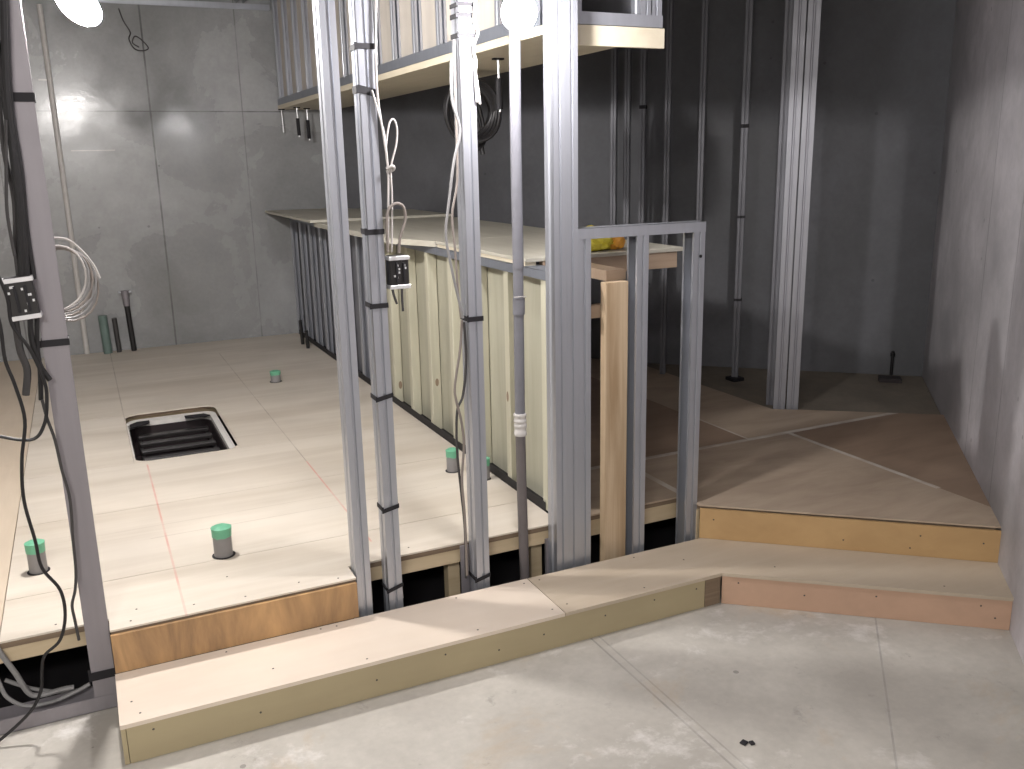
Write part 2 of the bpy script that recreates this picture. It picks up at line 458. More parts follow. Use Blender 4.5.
tag(mk('void_shade_sheet', P([(-2.5, 2.80), (2.0, 2.80), (3.0, 3.5), (3.0, 4.9), (1.5, 7.0), (-2.5, 7.0)], .0005, .0035), M['black']), 'added black sheet keeping the slab in the deck void dark', 'shade sheet')  # added black layer, stands in for the shade under the deck

# hatch in the deck
h = thing('floor_hatch', 'rounded rectangular opening in the deck with white rim and black slatted grille inside', 'hatch', (.335, 4.7, .15))
def rr(x0, x1, y0, y1, r, n=6):
    pts = []
    for cx, cy, a0 in ((x1 - r, y0 + r, -90), (x1 - r, y1 - r, 0), (x0 + r, y1 - r, 90), (x0 + r, y0 + r, 180)):
        for k in range(n + 1):
            a = math.radians(a0 + 90 * k / n); pts.append((cx + r * math.cos(a), cy + r * math.sin(a)))
    return pts
def ring(outer, inner, z0, z1):
    bm = bmesh.new(); V = [[bm.verts.new((x, y, z)) for x, y in L] for L in (outer, inner) for z in (z0, z1)]
    ob, ot, ib, it = V; n = len(outer)
    for k in range(n):
        j = (k + 1) % n
        bm.faces.new((ob[k], ob[j], ot[j], ot[k])); bm.faces.new((ib[k], it[k], it[j], ib[j]))
        bm.faces.new((ot[k], ot[j], it[j], it[k])); bm.faces.new((ob[k], ib[k], ib[j], ob[j]))
    return bm
# plywood corner pieces rounding the cut-out
out_s = rr(.101, .569, 4.252, 5.148, .0005); cut = rr(.104, .565, 4.255, 5.144, .07)
mk('trim_edge', ring(out_s, cut, Z - .006, Z - .0003), M['deck'], h)
mk('white_rim', ring(rr(.106, .563, 4.257, 5.142, .07), rr(.112, .532, 4.260, 5.075, .065), Z - .055, Z - .030), M['white_plastic'], h, label='white plastic rim')
mk('box_wall', ring(rr(.110, .534, 4.259, 5.077, .065), rr(.118, .526, 4.267, 5.070, .06), .03, Z - .056), M['hatch_dark'], h)
mk('box_bottom', P(rr(.118, .526, 4.267, 5.07, .06), .03, .04), M['hatch_dark'], h)
for k in range(5):
    y = 4.36 + k * .14
    mk('grille_slat', B(.150, .505, y, y + .045, .165, .185, bev=.004), M['box_black'], h)
for x in (.150, .490):
    mk('grille_rail', B(x, x + .015, 4.31, 5.02, .150, .164), M['box_black'], h)
mk('black_tab', P([(.118, 4.95), (.22, 5.02), (.22, 5.072), (.160, 5.072), (.12, 5.03)], Z - .029, Z - .024), M['tape'], h)
mk('black_tab', P([(.40, 5.072), (.40, 5.025), (.50, 5.0), (.528, 5.02), (.50, 5.072)], Z - .029, Z - .024), M['tape'], h)

# pipe stubs standing through the deck
def stub(x, y, r, hgt, label, lean=(0, 0), tape=.3):
    t = thing('pipe_stub', label, 'pipe', (x, y, Z), 'taped pipe stubs in the deck')
    mk('floor_hole', cyl(bmesh.new(), (x, y), r * 1.25, Z + .0002, Z + .0018), M['black'], t)
    bm = cyl(bmesh.new(), (x, y), r, Z + .002, Z + hgt, 28)
    for v in bm.verts:
        f = (v.co.z - Z) / hgt; v.co.x += lean[0] * f; v.co.y += lean[1] * f
    pi_ = mk('pipe', bm, M['pvc_pipe'], t, smooth=True)
    bm = bmesh.new(); seg = 28; rings = []
    for rr_, zz in ((r * 1.02, hgt * (1 - tape)), (r * 1.05, hgt * .97), (r * 1.07, hgt + .004), (r * .6, hgt + .010), (0.001, hgt + .006)):
        rings.append([bm.verts.new((x + lean[0] * (zz / hgt) + rr_ * (1 + .05 * random.random()) * math.cos(2 * math.pi * k / seg), y + lean[1] * (zz / hgt) + rr_ * (1 + .05 * random.random()) * math.sin(2 * math.pi * k / seg), Z + zz + (.0045 * random.random() if zz < hgt * .9 else .002 * random.random()))) for k in range(seg)])
    for a, b in zip(rings, rings[1:]):
        for k in range(seg): bm.faces.new((a[k], a[(k + 1) % seg], b[(k + 1) % seg], b[k]))
    bm.faces.new(rings[-1])
    mk('tape_cap', bm, M['green'], pi_, smooth=True, label='green tape wrapped over the pipe end')
    return t
stub(.316, 3.03, .031, .098, 'grey pipe stub with green tape cap standing alone in the front middle of the deck')
stub(-.256, 3.19, .028, .098, 'grey pipe stub with green tape cap, left of the leftmost steel stud')
stub(.985, 5.52, .030, .060, 'short green-capped pipe stub farthest back on the deck')
stub(1.333, 3.46, .026, .090, 'grey pipe stub with green tape cap close to the half wall')
stub(1.415, 3.30, .020, .085, 'small green-capped pipe stub tucked behind the taped stud by the half wall')

# ------------------------------------------------------------ deck at the right
dr = thing('entrance_deck', 'worn raised plywood deck at the right, dusty joints between its sheets', 'floor deck', (2.9, 2.6, 0))
big = [(1.545, 2.748), (2.021, 2.748), (2.021, 2.640), (2.824, 1.967), (3.842, 3.055), (3.282, 3.482), (3.172, 3.555), (3.172, 4.93), (2.89, 5.19), (1.62, 7.05), (1.545, 7.05)]
for q, mat in ((clip(clip(big, NX, 2.957), NY, 3.199), 'deck_right'), (clip(clip(big, -NX, -2.959), NY, 3.199), 'deck_right_shaded'),
          (clip(clip(big, -NY, -3.201), NX, 2.719), 'deck_right_shaded'), (clip(clip(big, -NY, -3.201), -NX, -2.721), 'deck_right')):
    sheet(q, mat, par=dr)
mk('underlay_sheet', P([(1.548, 2.752), (2.024, 2.752), (2.024, 2.66), (2.822, 1.985), (3.82, 3.055), (3.28, 3.47), (3.165, 3.55), (3.165, 4.9), (1.548, 6.9)], Z - .024, Z - .0065), M['ply_edge'], dr)
mk('joist', B(1.55, 2.02, 2.755, 2.80, .165, .2285), M['joist'], dr)
mk('joist', B(1.55, 3.1, 3.6, 3.645, .165, .2285), M['joist'], dr)
mk('support_post', B(1.60, 1.645, 3.65, 3.695, 0.004, .2285), M['joist'], dr)
mk('support_post', B(2.3, 2.345, 3.66, 3.705, 0.004, .2285), M['joist'], dr)
nrm = Vector((-.645, -.764))
a, b = Vector((2.024, 2.640)), Vector((2.822, 1.966))
mk('riser', P([tuple(a), tuple(b), tuple(b + nrm * .011), tuple(a + nrm * .011)], H1 + .001, Z - .0125), M['riser_yellow'], dr, label='golden plywood riser board')
mk('end_batten', P([(2.021, 2.655), (2.021, 2.745), (2.033, 2.745), (2.033, 2.655)], .001, Z - .025), M['joist'], dr)

# ------------------------------------------------------------ lower step
st = thing('lower_step', 'long low plywood step bending at the right along the front of the decks', 'step', (1.0, 2.4, 0))
TR = [(-.060, 2.352), (1.905, 2.347), (2.632, 1.752), (2.818, 1.960), (2.022, 2.628), (-.060, 2.631)]
a1 = clip(TR, NX, 1.2745); a2 = clip(TR, -NX, -1.2775)
mk('tread_board', P(a1, H1 - .012, H1), M['tread'], st, label='pale pinkish plywood tread')
mk('tread_board', P(a2, H1 - .012, H1), M['tread_tan'], st, label='tan plywood tread')
mk('riser', B(-.046, 1.836, 2.354, 2.366, .001, H1 - .0125), M['riser_olive'], st, label='olive-tan plywood riser')
mk('riser', P([(1.838, 2.354), (1.903, 2.3535), (1.906, 2.366), (1.838, 2.366)], .001, H1 - .0125), M['ply_edge'], st)
mk('riser', P([(1.908, 2.350), (2.629, 1.760), (2.637, 1.769), (1.915, 2.360)], .001, H1 - .0125), M['riser_pink'], st, label='pinkish plywood riser')
mk('end_panel', B(-.0595, -.0475, 2.354, 2.630, .001, H1 - .0125), M['riser_olive'], st)
for x in (.4, .9, 1.27, 1.7):
    mk('cross_batten', B(x, x + .04, 2.37, 2.62, .001, H1 - .0125), M['joist'], st)
scr = None
def screw(x, y, z, par, horizontal=None):
    global scr
    if scr is None:
        scr = bpy.data.meshes.new('screw'); bm = cyl(bmesh.new(), (0, 0), .0033, 0, .0007, 10, .0028); bm.to_mesh(scr); bm.free(); scr.materials.append(M['screw'])
    o = bpy.data.objects.new('screw', scr); COL.objects.link(o); o.parent = par
    bpy.context.view_layer.update(); o.matrix_parent_inverse = par.matrix_world.inverted()
    o.location = (x, y, z)
    if horizontal is not None: o.rotation_euler = (math.pi / 2, 0, horizontal)
for x, y in [(-.025, 2.46), (-.007, 2.392), (.359, 2.45), (.54, 2.615), (.62, 2.375), (.59, 2.61), (.25, 2.61), (.98, 2.38), (1.0, 2.61), (1.25, 2.39), (1.25, 2.60), (1.31, 2.40), (1.31, 2.60), (1.6, 2.38), (1.7, 2.60), (1.85, 2.50), (2.1, 2.3), (2.5, 1.92)]:
    screw(x, y, H1, st)
for x, z in [(.02, .085), (.30, .05), (.64, .055), (.86, .08), (1.04, .047), (1.2, .06), (1.43, .07), (1.625, .08), (1.80, .08)]:
    screw(x, 2.354, z, st, 0)
for t_, z in [(.06, .085), (.3, .06), (.55, .08), (.9, .08), (.95, .04)]:
    p = Vector((1.908, 2.350)) + (Vector((2.629, 1.760)) - Vector((1.908, 2.350))) * t_
    screw(p.x, p.y, z, st, math.radians(-39.3))
for t_, z in [(.05, .20), (.5, .16), (.75, .2), (.95, .19), (.72, .15)]:
    p = a + (b - a) * t_ + nrm * .011
    screw(p.x, p.y, z, dr, math.radians(-40.2))
for x, y in [(.0, 2.68), (.02, 2.75), (.18, 2.70), (.33, 2.68), (.5, 2.70), (.62, 2.67), (-.2, 2.76), (.9, 2.79), (.3, 2.85)]:
    screw(x, y, Z, deck)

# ------------------------------------------------------------ front steel studs
Y0 = 2.66
tag(mk('floor_track', track(-2.5, 2.03, Y0 - .002, Y0 + .069, 0.0008, .045), M['steel_web']), 'steel floor track carrying the front studs, seen left of the step', 'steel track')
tag(mk('ceiling_track', track(-2.5, 2.03, Y0 - .003, Y0 + .070, 2.69, 2.737, up=False), M['steel']), 'steel ceiling track above the front studs', 'steel track')
def stud(name, x, y, w, d, z0, z1, label, bands=(), ang=0, mat='steel', flat=False, group=None, mirror=False, par=None):
    fr = frame_at(x, y, ang)
    if mirror: fr = fr @ Matrix.Translation((w, 0, 0)) @ Matrix.Scale(-1, 4, (1, 0, 0))
    prof = strip_profile([(w, .008), (w, 0), (0, 0), (0, d), (w, d), (w, d - .008)] if flat else c_profile(w, d), .0012)
    if par is not None:
        return mk(name, extrude_profile(prof, fr, z0, z1), M[mat], par)
    t = thing(name, label, 'steel stud', (x, y, z0), group)
    ch = mk('channel', extrude_profile(prof, fr, z0, z1), M[mat], t)
    for q in bands:
        z, hh, tilt = (tuple(q) + (.013, 0))[:3] if isinstance(q, tuple) and len(q) < 3 else (q if isinstance(q, tuple) else (q, .013, 0))
        bm = band(-.001, w + .001, -.001, d + .001, z, hh, tilt)
        if mat != 'steel_shaded': box(bm, -.010 + random.uniform(-.003, .003), -.0025, -.004, -.001, z - hh * .55, z + hh * random.uniform(.2, 1.1))
        bm.transform(fr); mk('tape_band', bm, M['tape'], ch)
    return t
def pz(ypx, x, y):              # height of an image row on a stud (measured, at build time)
    r = RC @ Vector((0, 0, -905)); 
    lo, hi = -.5, 3.0
    for _ in range(40):
        m = (lo + hi) / 2
        v = RC.transposed() @ (Vector((x, y, m)) - Vector((0, 0, 1.55)))
        py = 384.5 - 905 * v.y / -v.z
        if py > ypx: lo = m
        else: hi = m
    return (lo + hi) / 2
stud('steel_stud', -.122, Y0, .061, .045, .002, 2.735, 'leftmost galvanised stud, dull grey, with black cable bundle tied beside it', [(pz(97, -.1, Y0), .022, 0), (pz(343, -.1, Y0), .018, 0), (pz(675, -.1, Y0), .026, 0)], flat=True, mat='steel_web')
stud('steel_stud', .678, Y0, .046, .065, .002, 2.735, 'plain galvanised stud without tape, standing at the right end of the orange riser')
stud('steel_stud', .783, Y0, .046, .065, .002, 2.735, 'galvanised stud with many black tape bands, beside the small black junction box',
     [(pz(46, .8, Y0), .016, 0), (pz(89, .8, Y0), .022, -.25), (pz(232, .8, Y0), .016, 0), (pz(306, .8, Y0), .015, 0), (pz(399, .8, Y0), .014, .2), (pz(510, .8, Y0), .014, .2), (pz(590, .8, Y0), .013, .3)])
stud('steel_stud', 1.100, Y0, .046, .065, .002, 2.735, 'galvanised stud with several tape bands at its top, left of the grey conduit pipe',
     [(pz(4, 1.12, Y0), .012, 0), (pz(15, 1.12, Y0), .014, 0), (pz(35, 1.12, Y0), .014, 0), (pz(319, 1.12, Y0), .016, .0), (pz(579, 1.12, Y0), .013, .25)])
stud('steel_stud', 1.413, Y0, .044, .065, .002, 2.735, 'left stud of the bright doubled pair where the half wall starts')
stud('steel_stud', 1.4585, Y0, .043, .065, .002, 2.735, 'right stud of the doubled pair, touching the waist-high end frame')

# waist-high end frame
ef = thing('end_frame', 'waist-high steel frame with three uprights and an open top view to the counter end', 'steel frame', (1.76, Y0, 0))
for x, w_ in ((1.503, .048), (1.737, .046), (1.975, .048)):
    stud('upright', x, Y0, w_, .065, .047, 1.319, '', par=ef, mirror=x > 1.6)
bm = track(1.502, 2.0245, Y0 - .0015, Y0 + .0665, 1.286, 1.322, up=False); mk('top_track', bm, M['steel'], ef)
bm = cyl(bmesh.new(), (0, 0), .006, 0, .002, 14); bm.transform(Matrix.Translation((2.003, Y0 - .003, 1.20)) @ Matrix.Rotation(math.pi / 2, 4, 'X')); mk('screw_hole', bm, M['black'], ef)

# grey conduit pipe
pp = thing('conduit_pipe', 'tall grey conduit pipe between the taped stud and the doubled studs', 'pipe', (1.31, 2.76, .02))
mk('pipe', T([(1.302, 2.705, 2.6), (1.300, 2.70, 2.0), (1.302, 2.71, 1.58), (1.303, 2.71, 1.2)], .0185, 14), M['pvc'], pp, smooth=True)
mk('pipe', T([(1.303, 2.712, 1.205), (1.301, 2.712, .9), (1.300, 2.712, .66)], .0175, 14), M['pvc'], pp, smooth=True)
mk('pipe', T([(1.300, 2.712, .668), (1.302, 2.712, .4), (1.308, 2.712, .02)], .0175, 14), M['pvc_brown'], pp, smooth=True, label='brown-grey sleeved lower length')
mk('coupling', T([(1.303, 2.711, 1.10), (1.302, 2.711, 1.045)], .0205, 14), M['pvc'], pp, smooth=True)
mk('clear_tape', T([(1.300, 2.712, .70), (1.300, 2.712, .675), (1.301, 2.712, .655), (1.300, 2.712, .62)], lambda t: .0215 + .0015 * math.sin(t * 22), 14), M['foil'], pp, smooth=True, label='shiny clear wrap round the joint')
mk('wire_tie', T([(1.281, 2.70, 1.105), (1.30, 2.688, 1.107), (1.325, 2.70, 1.105)], .0018, 6), M['cable_white'], pp)
# dark sheet-metal bracket and boxes in the void
tag(mk('metal_bracket', B(1.068, 1.099, 2.728, 2.735, .06, .246), M['steel_web']), 'dark sheet metal bracket hanging behind the foot of the taped stud', 'bracket')
tag(mk('metal_bracket', B(1.405, 1.455, 2.728, 2.742, .002, .20), M['steel_web']), 'dark sheet metal bracket in the void beside the doubled studs', 'bracket')

# ------------------------------------------------------------ half wall and counter
hw = thing('half_wall', 'long pale timber-studded half wall under the counter', 'half wall', (1.5, 2.85, Z))
mk('bottom_track', track(1.470, 1.540, 2.86, 7.05, Z + .001 - .0005, Z + .036, axis='y'), M['black'], hw, label='black bottom track')
mk('top_track', track(1.466, 1.544, 2.76, 7.07, 1.133, 1.166, up=False, axis='y'), M['track'], hw, label='blue-grey steel top track')
for k in range(15):
    y = 2.865 + k * .299 - (.02 if k == 0 else 0)
    if k < 7: mk('stud', B(1.474, 1.520, y, y + .040, Z + .003, 1.164, bev=.002), M['pine'], hw)
    else:
        fr = Matrix.Translation((1.474, y + .045, 0)) @ Matrix.Rotation(math.radians(-90), 4, 'Z')
        mk('stud', extrude_profile(strip_profile(c_profile(.045, .040), .0012), fr, Z + .003, 1.160), M['steel'], hw, label='steel stud in the far part of the half wall')
mk('backing_panel', B(1.523, 1.535, 2.865, 5.0, Z + .003, 1.164), M['pine_panel'], hw)
mk('backing_panel', B(1.523, 1.535, 5.002, 7.05, Z + .003, 1.164), M['steel_dim'], hw, label='grey backing panel of the far part')
for k, (y, zz) in enumerate([(6.45, .262), (6.62, .262)]):
    tag(mk('pipe_stub', T([(1.40, y, Z), (1.395, y, Z + .13 + k * .05)], .013, 10), M['cable_black']), ('black pipe stub at the far foot of the half wall, nearer one', 'black pipe stub at the far foot of the half wall, farther one')[k], 'pipe')

CT = 'counter boards'
tag(mk('counter_board', B(1.472, 2.19, 3.0, 3.925, 1.181, 1.195, bev=.001), M['counter']), 'bare plywood counter board nearest the end frame', 'counter board', CT)
tag(mk('counter_board', P([(1.330, 5.70), (1.345, 4.22), (1.465, 3.93), (2.22, 3.93), (2.22, 5.70)], 1.168, 1.195), M['counter']), 'middle plywood counter board overhanging the half wall', 'counter board', CT)
tag(mk('counter_board', P([(1.290, 5.62), (2.22, 5.62), (2.22, 6.35), (1.80, 7.08), (1.290, 7.08)], 1.197, 1.212), M['counter']), 'farthest plywood counter board, jutting out by the back wall', 'counter board', CT)
cf = thing('counter_support', 'timber frame with a broad upright post under the near counter end', 'counter frame', (1.73, 3.0, Z))
mk('counter_batten', B(1.476, 1.52, 3.01, 3.92, 1.167, 1.180), M['pine_board'], cf)
mk('apron', B(1.547, 2.15, 3.005, 3.035, 1.118, 1.180), M['apron'], cf)
mk('rear_rail', B(2.09, 2.12, 3.04, 7.0, 1.12, 1.167), M['pine_board'], cf)
mk('post', B(1.630, 1.722, 2.690, 2.728, .0015, 1.128, bev=.002), M['pine_post'], cf, label='knotty pine board standing upright')
mk('block', B(1.655, 1.735, 2.730, 3.003, 1.128, 1.165), M['apron'], cf)
mk('cleat', B(1.548, 1.655, 2.735, 2.765, 1.0, 1.045), M['apron'], cf)
mk('leg', B(2.06, 2.10, 4.9, 4.94, Z, 1.119), M['joist'], cf)
mk('leg', B(2.06, 2.10, 6.6, 6.64, Z, 1.119), M['joist'], cf)

# yellow bag on the counter end
bg = thing('plastic_bag', 'crumpled yellow plastic bag lying on the near end of the counter', 'bag', (1.83, 3.15, 1.196))
def blob(c, s, amp, seed, sub=4):
    bm = bmesh.new(); bmesh.ops.create_icosphere(bm, subdivisions=sub, radius=1)
    from mathutils import noise
    for v in bm.verts:
        d = noise.noise(v.co * 2.2 + Vector((seed, 0, 0))) + .5 * noise.noise(v.co * 5 + Vector((0, seed, 0)))
        p = v.co * (1 + amp * d); p = Vector((p.x * s[0], p.y * s[1], p.z * s[2]))
        p.z = max(p.z, -s[2] * .7)
        v.co = p + Vector(c)
    return bm
mk('bag_body', blob((1.80, 3.11, 1.196 + .038), (.115, .07, .052), .28, 3), M['yellow'], bg, smooth=True)
mk('bag_corner', blob((1.915, 3.10, 1.196 + .031), (.040, .035, .044), .3, 8, 3), M['orange'], bg, smooth=True, label='orange end of the bag')
mk('bag_knot', blob((1.82, 3.07, 1.196 + .075), (.035, .018, .012), .4, 5, 3), M['white_plastic'], bg, smooth=True)

# ------------------------------------------------------------ hanging bulkhead
so = thing('hanging_bulkhead', 'long steel-framed bulkhead hanging over the counter on a pale plywood board', 'bulkhead', (1.66, 2.75, 1.94))
X0, X1, YA, YB = 1.450, 1.885, 2.752, 7.09
mk('bottom_board', P([(X0, YA + .021), (X1, YA + .021), (X1, 6.92), (1.78, 7.09), (X0, 7.09)], 1.945, 1.974), M['pine_board'], so)
mk('end_board', B(1.505, X1 + .01, YA, YA + .02, 1.910, 1.974), M['pine_board'], so, label='pale wood end board')
mk('bottom_track', track(X0 + .002, X0 + .070, YA + .07, YB, 1.975, 2.020, axis='y'), M['track'], so)
mk('bottom_track', track(X1 - .070, X1, YA + .07, 6.9, 1.975, 2.020, axis='y'), M['track'], so)
mk('end_track', track(1.525, X1 + .002, YA, YA + .067, 1.975, 2.015), M['steel'], so)
mk('top_track', track(X0 + .002, X0 + .070, YA + .07, YB, 2.695, 2.737, up=False, axis='y'), M['track'], so)
for k in range(15):
    y = YA + .09 + k * .297
    fr = Matrix.Translation((X0 + .004, y + .045, 0)) @ Matrix.Rotation(math.radians(-90), 4, 'Z')
    mk('stud', extrude_profile(strip_profile(c_profile(.045, .030), .0012), fr, 1.98, 2.73), M['steel'], so)
mk('lining_panel', B(X0 + .036, X0 + .046, YA + .07, YB - .01, 1.978, 2.69), M['soffit_panel'], so)
for x in (1.527, X1 - .085, X1 - .045):
    stud('end_stud', x, YA + .002, .043, .060, 1.98, 2.73, '', par=so)
mk('back_lining', B(X1 - .012, X1 - .002, YA + .07, 6.9, 2.022, 2.73), M['steel_dim'], so)

# pipe hangers under the bulkhead
def hanger(x, y, L, label, sleeve=True):
    t = thing('pipe_hanger', label, 'hanger', (x, y, 1.94))
    mk('plate', B(x - .022, x + .022, y - .012, y + .012, 1.938, 1.9445), M['tape'], t)
    mk('rod', T([(x, y, 1.938), (x + .004, y, 1.938 - L)], .0045, 8), M['band_metal'], t, smooth=True)
    if sleeve: mk('sleeve', T([(x + .001, y, 1.938 - L * .35), (x + .004, y, 1.938 - L * .95)], .013, 10), M['tape'], t, smooth=True)
hanger(1.60, 3.48, .20, 'dark sleeved bolt hanging under the bulkhead near the conduit pipe')
hanger(1.52, 6.78, .20, 'black sleeved bolt hanging under the far end of the bulkhead')
hanger(1.46, 7.02, .16, 'thin bare bolt hanging at the back wall end of the bulkhead', False)
hanger(1.62, 6.9, .22, 'faint bolt shadow behind the black sleeved one, modelled as a dark form', True)  # a shadow beside the sleeved bolt, modelled as dark geometry

# coil of black cable under the bulkhead
cc = Vector((1.70, 4.0, 1.765))
bm = bmesh.new()
for k in range(12):
    rr_ = .138 - .009 * (k % 5); o_ = .011 * (k - 6)
    pts = [cc + Vector((math.cos(a) * rr_ * .95 + o_ * .3, o_ + .01 * math.sin(a * 2 + k), math.sin(a) * rr_ + .004 * math.sin(3 * a + k))) for a in [2 * math.pi * j / 28 for j in range(29)]]
    tube(bm, pts, .009, 8, 0)
tag(mk('cable_coil', bm, M['cable_black'], smooth=True), 'coil of thick black cable hanging under the bulkhead behind the taped stud', 'cable coil')
bm = bmesh.new()
tube(bm, [cc + Vector((.03, .0, .17)), cc + Vector((.0, .03, .06)), cc + Vector((.03, .01, -.05)), cc + Vector((.05, 0, -.19))], .012, 8)
tube(bm, [cc + Vector((-.02, .02, .17)), cc + Vector((.05, .03, .02)), cc + Vector((.06, .0, -.12)), cc + Vector((.02, 0, -.17))], .010, 8)
tag(mk('cable', bm, M['cable_black'], smooth=True), 'thick black cable hanging down through the black coil', 'cable')

# ------------------------------------------------------------ studs before the rear wall
ang = math.degrees(math.atan2(-.68, .73))
fd = Vector((-.73, .68))
def rear_lab(k): return ['dim furring stud with black ties and a dark foot, in front of the rear wall',
    'dim furring stud standing just right of the end frame, before the rear wall', 'dim furring stud seen over the middle of the end frame',
    'dim furring stud with a black tie near its top, left of the group', 'thin dim furring stud second from the left before the rear wall', 'leftmost dim furring stud, before the dark side wall'][k]
for k, t_ in enumerate([0, .235, .43, .575, .665, .745]):
    p = Vector((3.445, 4.20)) + fd * t_
    q = p - Vector((.73, -.68)) * .02
    zs = .2385 if q.x > 3.2 else Z
    if k == 0:
        o = stud('furring_stud', q.x, q.y, .036, .045, zs + .02, 2.735, rear_lab(0), [(pz(126, p.x, p.y), .02), (pz(217, p.x, p.y), .014), (pz(300, p.x, p.y), .014)], ang=ang, mat='steel_shaded')
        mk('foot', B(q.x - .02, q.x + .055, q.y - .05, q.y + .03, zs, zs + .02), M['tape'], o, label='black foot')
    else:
        stud('furring_stud', q.x, q.y, .030, .045, zs + .0005, 2.735, rear_lab(k), [(pz(107, p.x, p.y), .02)] if k == 3 else (), ang=ang, mat='steel_shaded')
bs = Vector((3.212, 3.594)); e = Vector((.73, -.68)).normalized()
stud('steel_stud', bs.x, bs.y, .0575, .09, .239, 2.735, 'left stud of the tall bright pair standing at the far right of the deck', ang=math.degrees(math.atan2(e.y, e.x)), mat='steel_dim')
stud('steel_stud', bs.x - e.x * .040 + .05, bs.y - e.y * .040 + .055, .036, .06, .2395, 2.735, 'shade-toned stud half hidden at the left behind the tall bright pair', ang=math.degrees(math.atan2(e.y, e.x)), mat='steel_shaded')
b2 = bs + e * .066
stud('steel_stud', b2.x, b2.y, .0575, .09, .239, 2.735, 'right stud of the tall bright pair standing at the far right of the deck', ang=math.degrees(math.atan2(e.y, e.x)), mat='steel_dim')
tag(mk('conduit', T([(2.985, 4.72, 1.2), (2.985, 4.72, 1.7), (3.0, 4.70, 1.83), (3.005, 4.70, 1.9)], .008, 8), M['cable_black']), 'black conduit hanging beside the tied furring stud', 'conduit')

# alcove floor pipe
ap = thing('floor_pipe', 'short black pipe with a collar standing by the rear wall of the alcove', 'pipe', (4.30, 3.84, .238))
mk('pipe', T([(4.335, 3.84, .2385), (4.335, 3.84, .385)], .009, 10), M['cable_black'], ap, smooth=True)
mk('collar', T([(4.335, 3.84, .355), (4.335, 3.84, .375)], .014, 10), M['cable_black'], ap, smooth=True)
tag(mk('drain_cover', P([(4.135, 3.745), (4.225, 3.66), (4.285, 3.73), (4.195, 3.81)], .2385, .262), M['hatch_dark']), 'dark square block on the alcove floor before the black pipe', 'drain')

# ------------------------------------------------------------ back wall pipes and conduits
for x, y, r, hh, mat, lab in [(.088, 7.03, .030, .275, 'green_pipe', 'thick green-grey pipe against the back wall, left of three'),
                              (.163, 7.03, .017, .25, 'cable_dark', 'thin dark pipe between the two others at the back wall')]:
    tag(mk('wall_pipe', T([(x - .008, y, Z + hh), (x, y, Z + .001)], r, 14), M[mat], smooth=True), lab, 'pipe')
vp = thing('valve_pipe', 'black pipe with a metal valve on top against the back wall', 'pipe', (.262, 7.03, Z))
mk('pipe', T([(.262, 7.03, Z + .001), (.250, 7.03, Z + .33)], .019, 12), M['cable_black'], vp, smooth=True)
vv = mk('valve', T([(.250, 7.03, Z + .33), (.247, 7.03, Z + .44)], lambda t: .022 + .006 * math.sin(t * 14), 12), M['steel_web'], vp, smooth=True)
mk('valve_handle', B(.205, .29, 7.02, 7.04, Z + .425, Z + .437), M['steel'], vv)
tag(mk('wall_conduit', T([(-.052, 7.078, 2.6), (-.050, 7.078, 1.4), (-.050, 7.078, Z + .001)], .018, 10), M['foil']), 'grey conduit running down the back wall behind the wire coil', 'conduit')
tag(mk('wall_wire', T([(.43, 7.093, 2.60), (.45, 7.08, 2.52), (.485, 7.08, 2.45), (.47, 7.05, 2.40), (.50, 7.06, 2.34), (.555, 7.06, 2.33), (.59, 7.07, 2.35), (.55, 7.06, 2.40), (.51, 7.05, 2.42), (.49, 7.06, 2.38), (.53, 7.06, 2.35)], .004, 6), M['cable_dark']), 'curled grey wire end sticking out high on the back wall', 'wire')
tag(mk('wall_strip', B(-.12, -.06, 7.092, 7.0985, 2.125, 2.135), M['foil']), 'short pale strip high on the back wall left of the conduit', 'strip')
tag(mk('wall_strip', B(.02, .30, 7.092, 7.0985, 1.665, 1.672), M['foil']), 'longer pale strip on the back wall right of the conduit', 'strip')

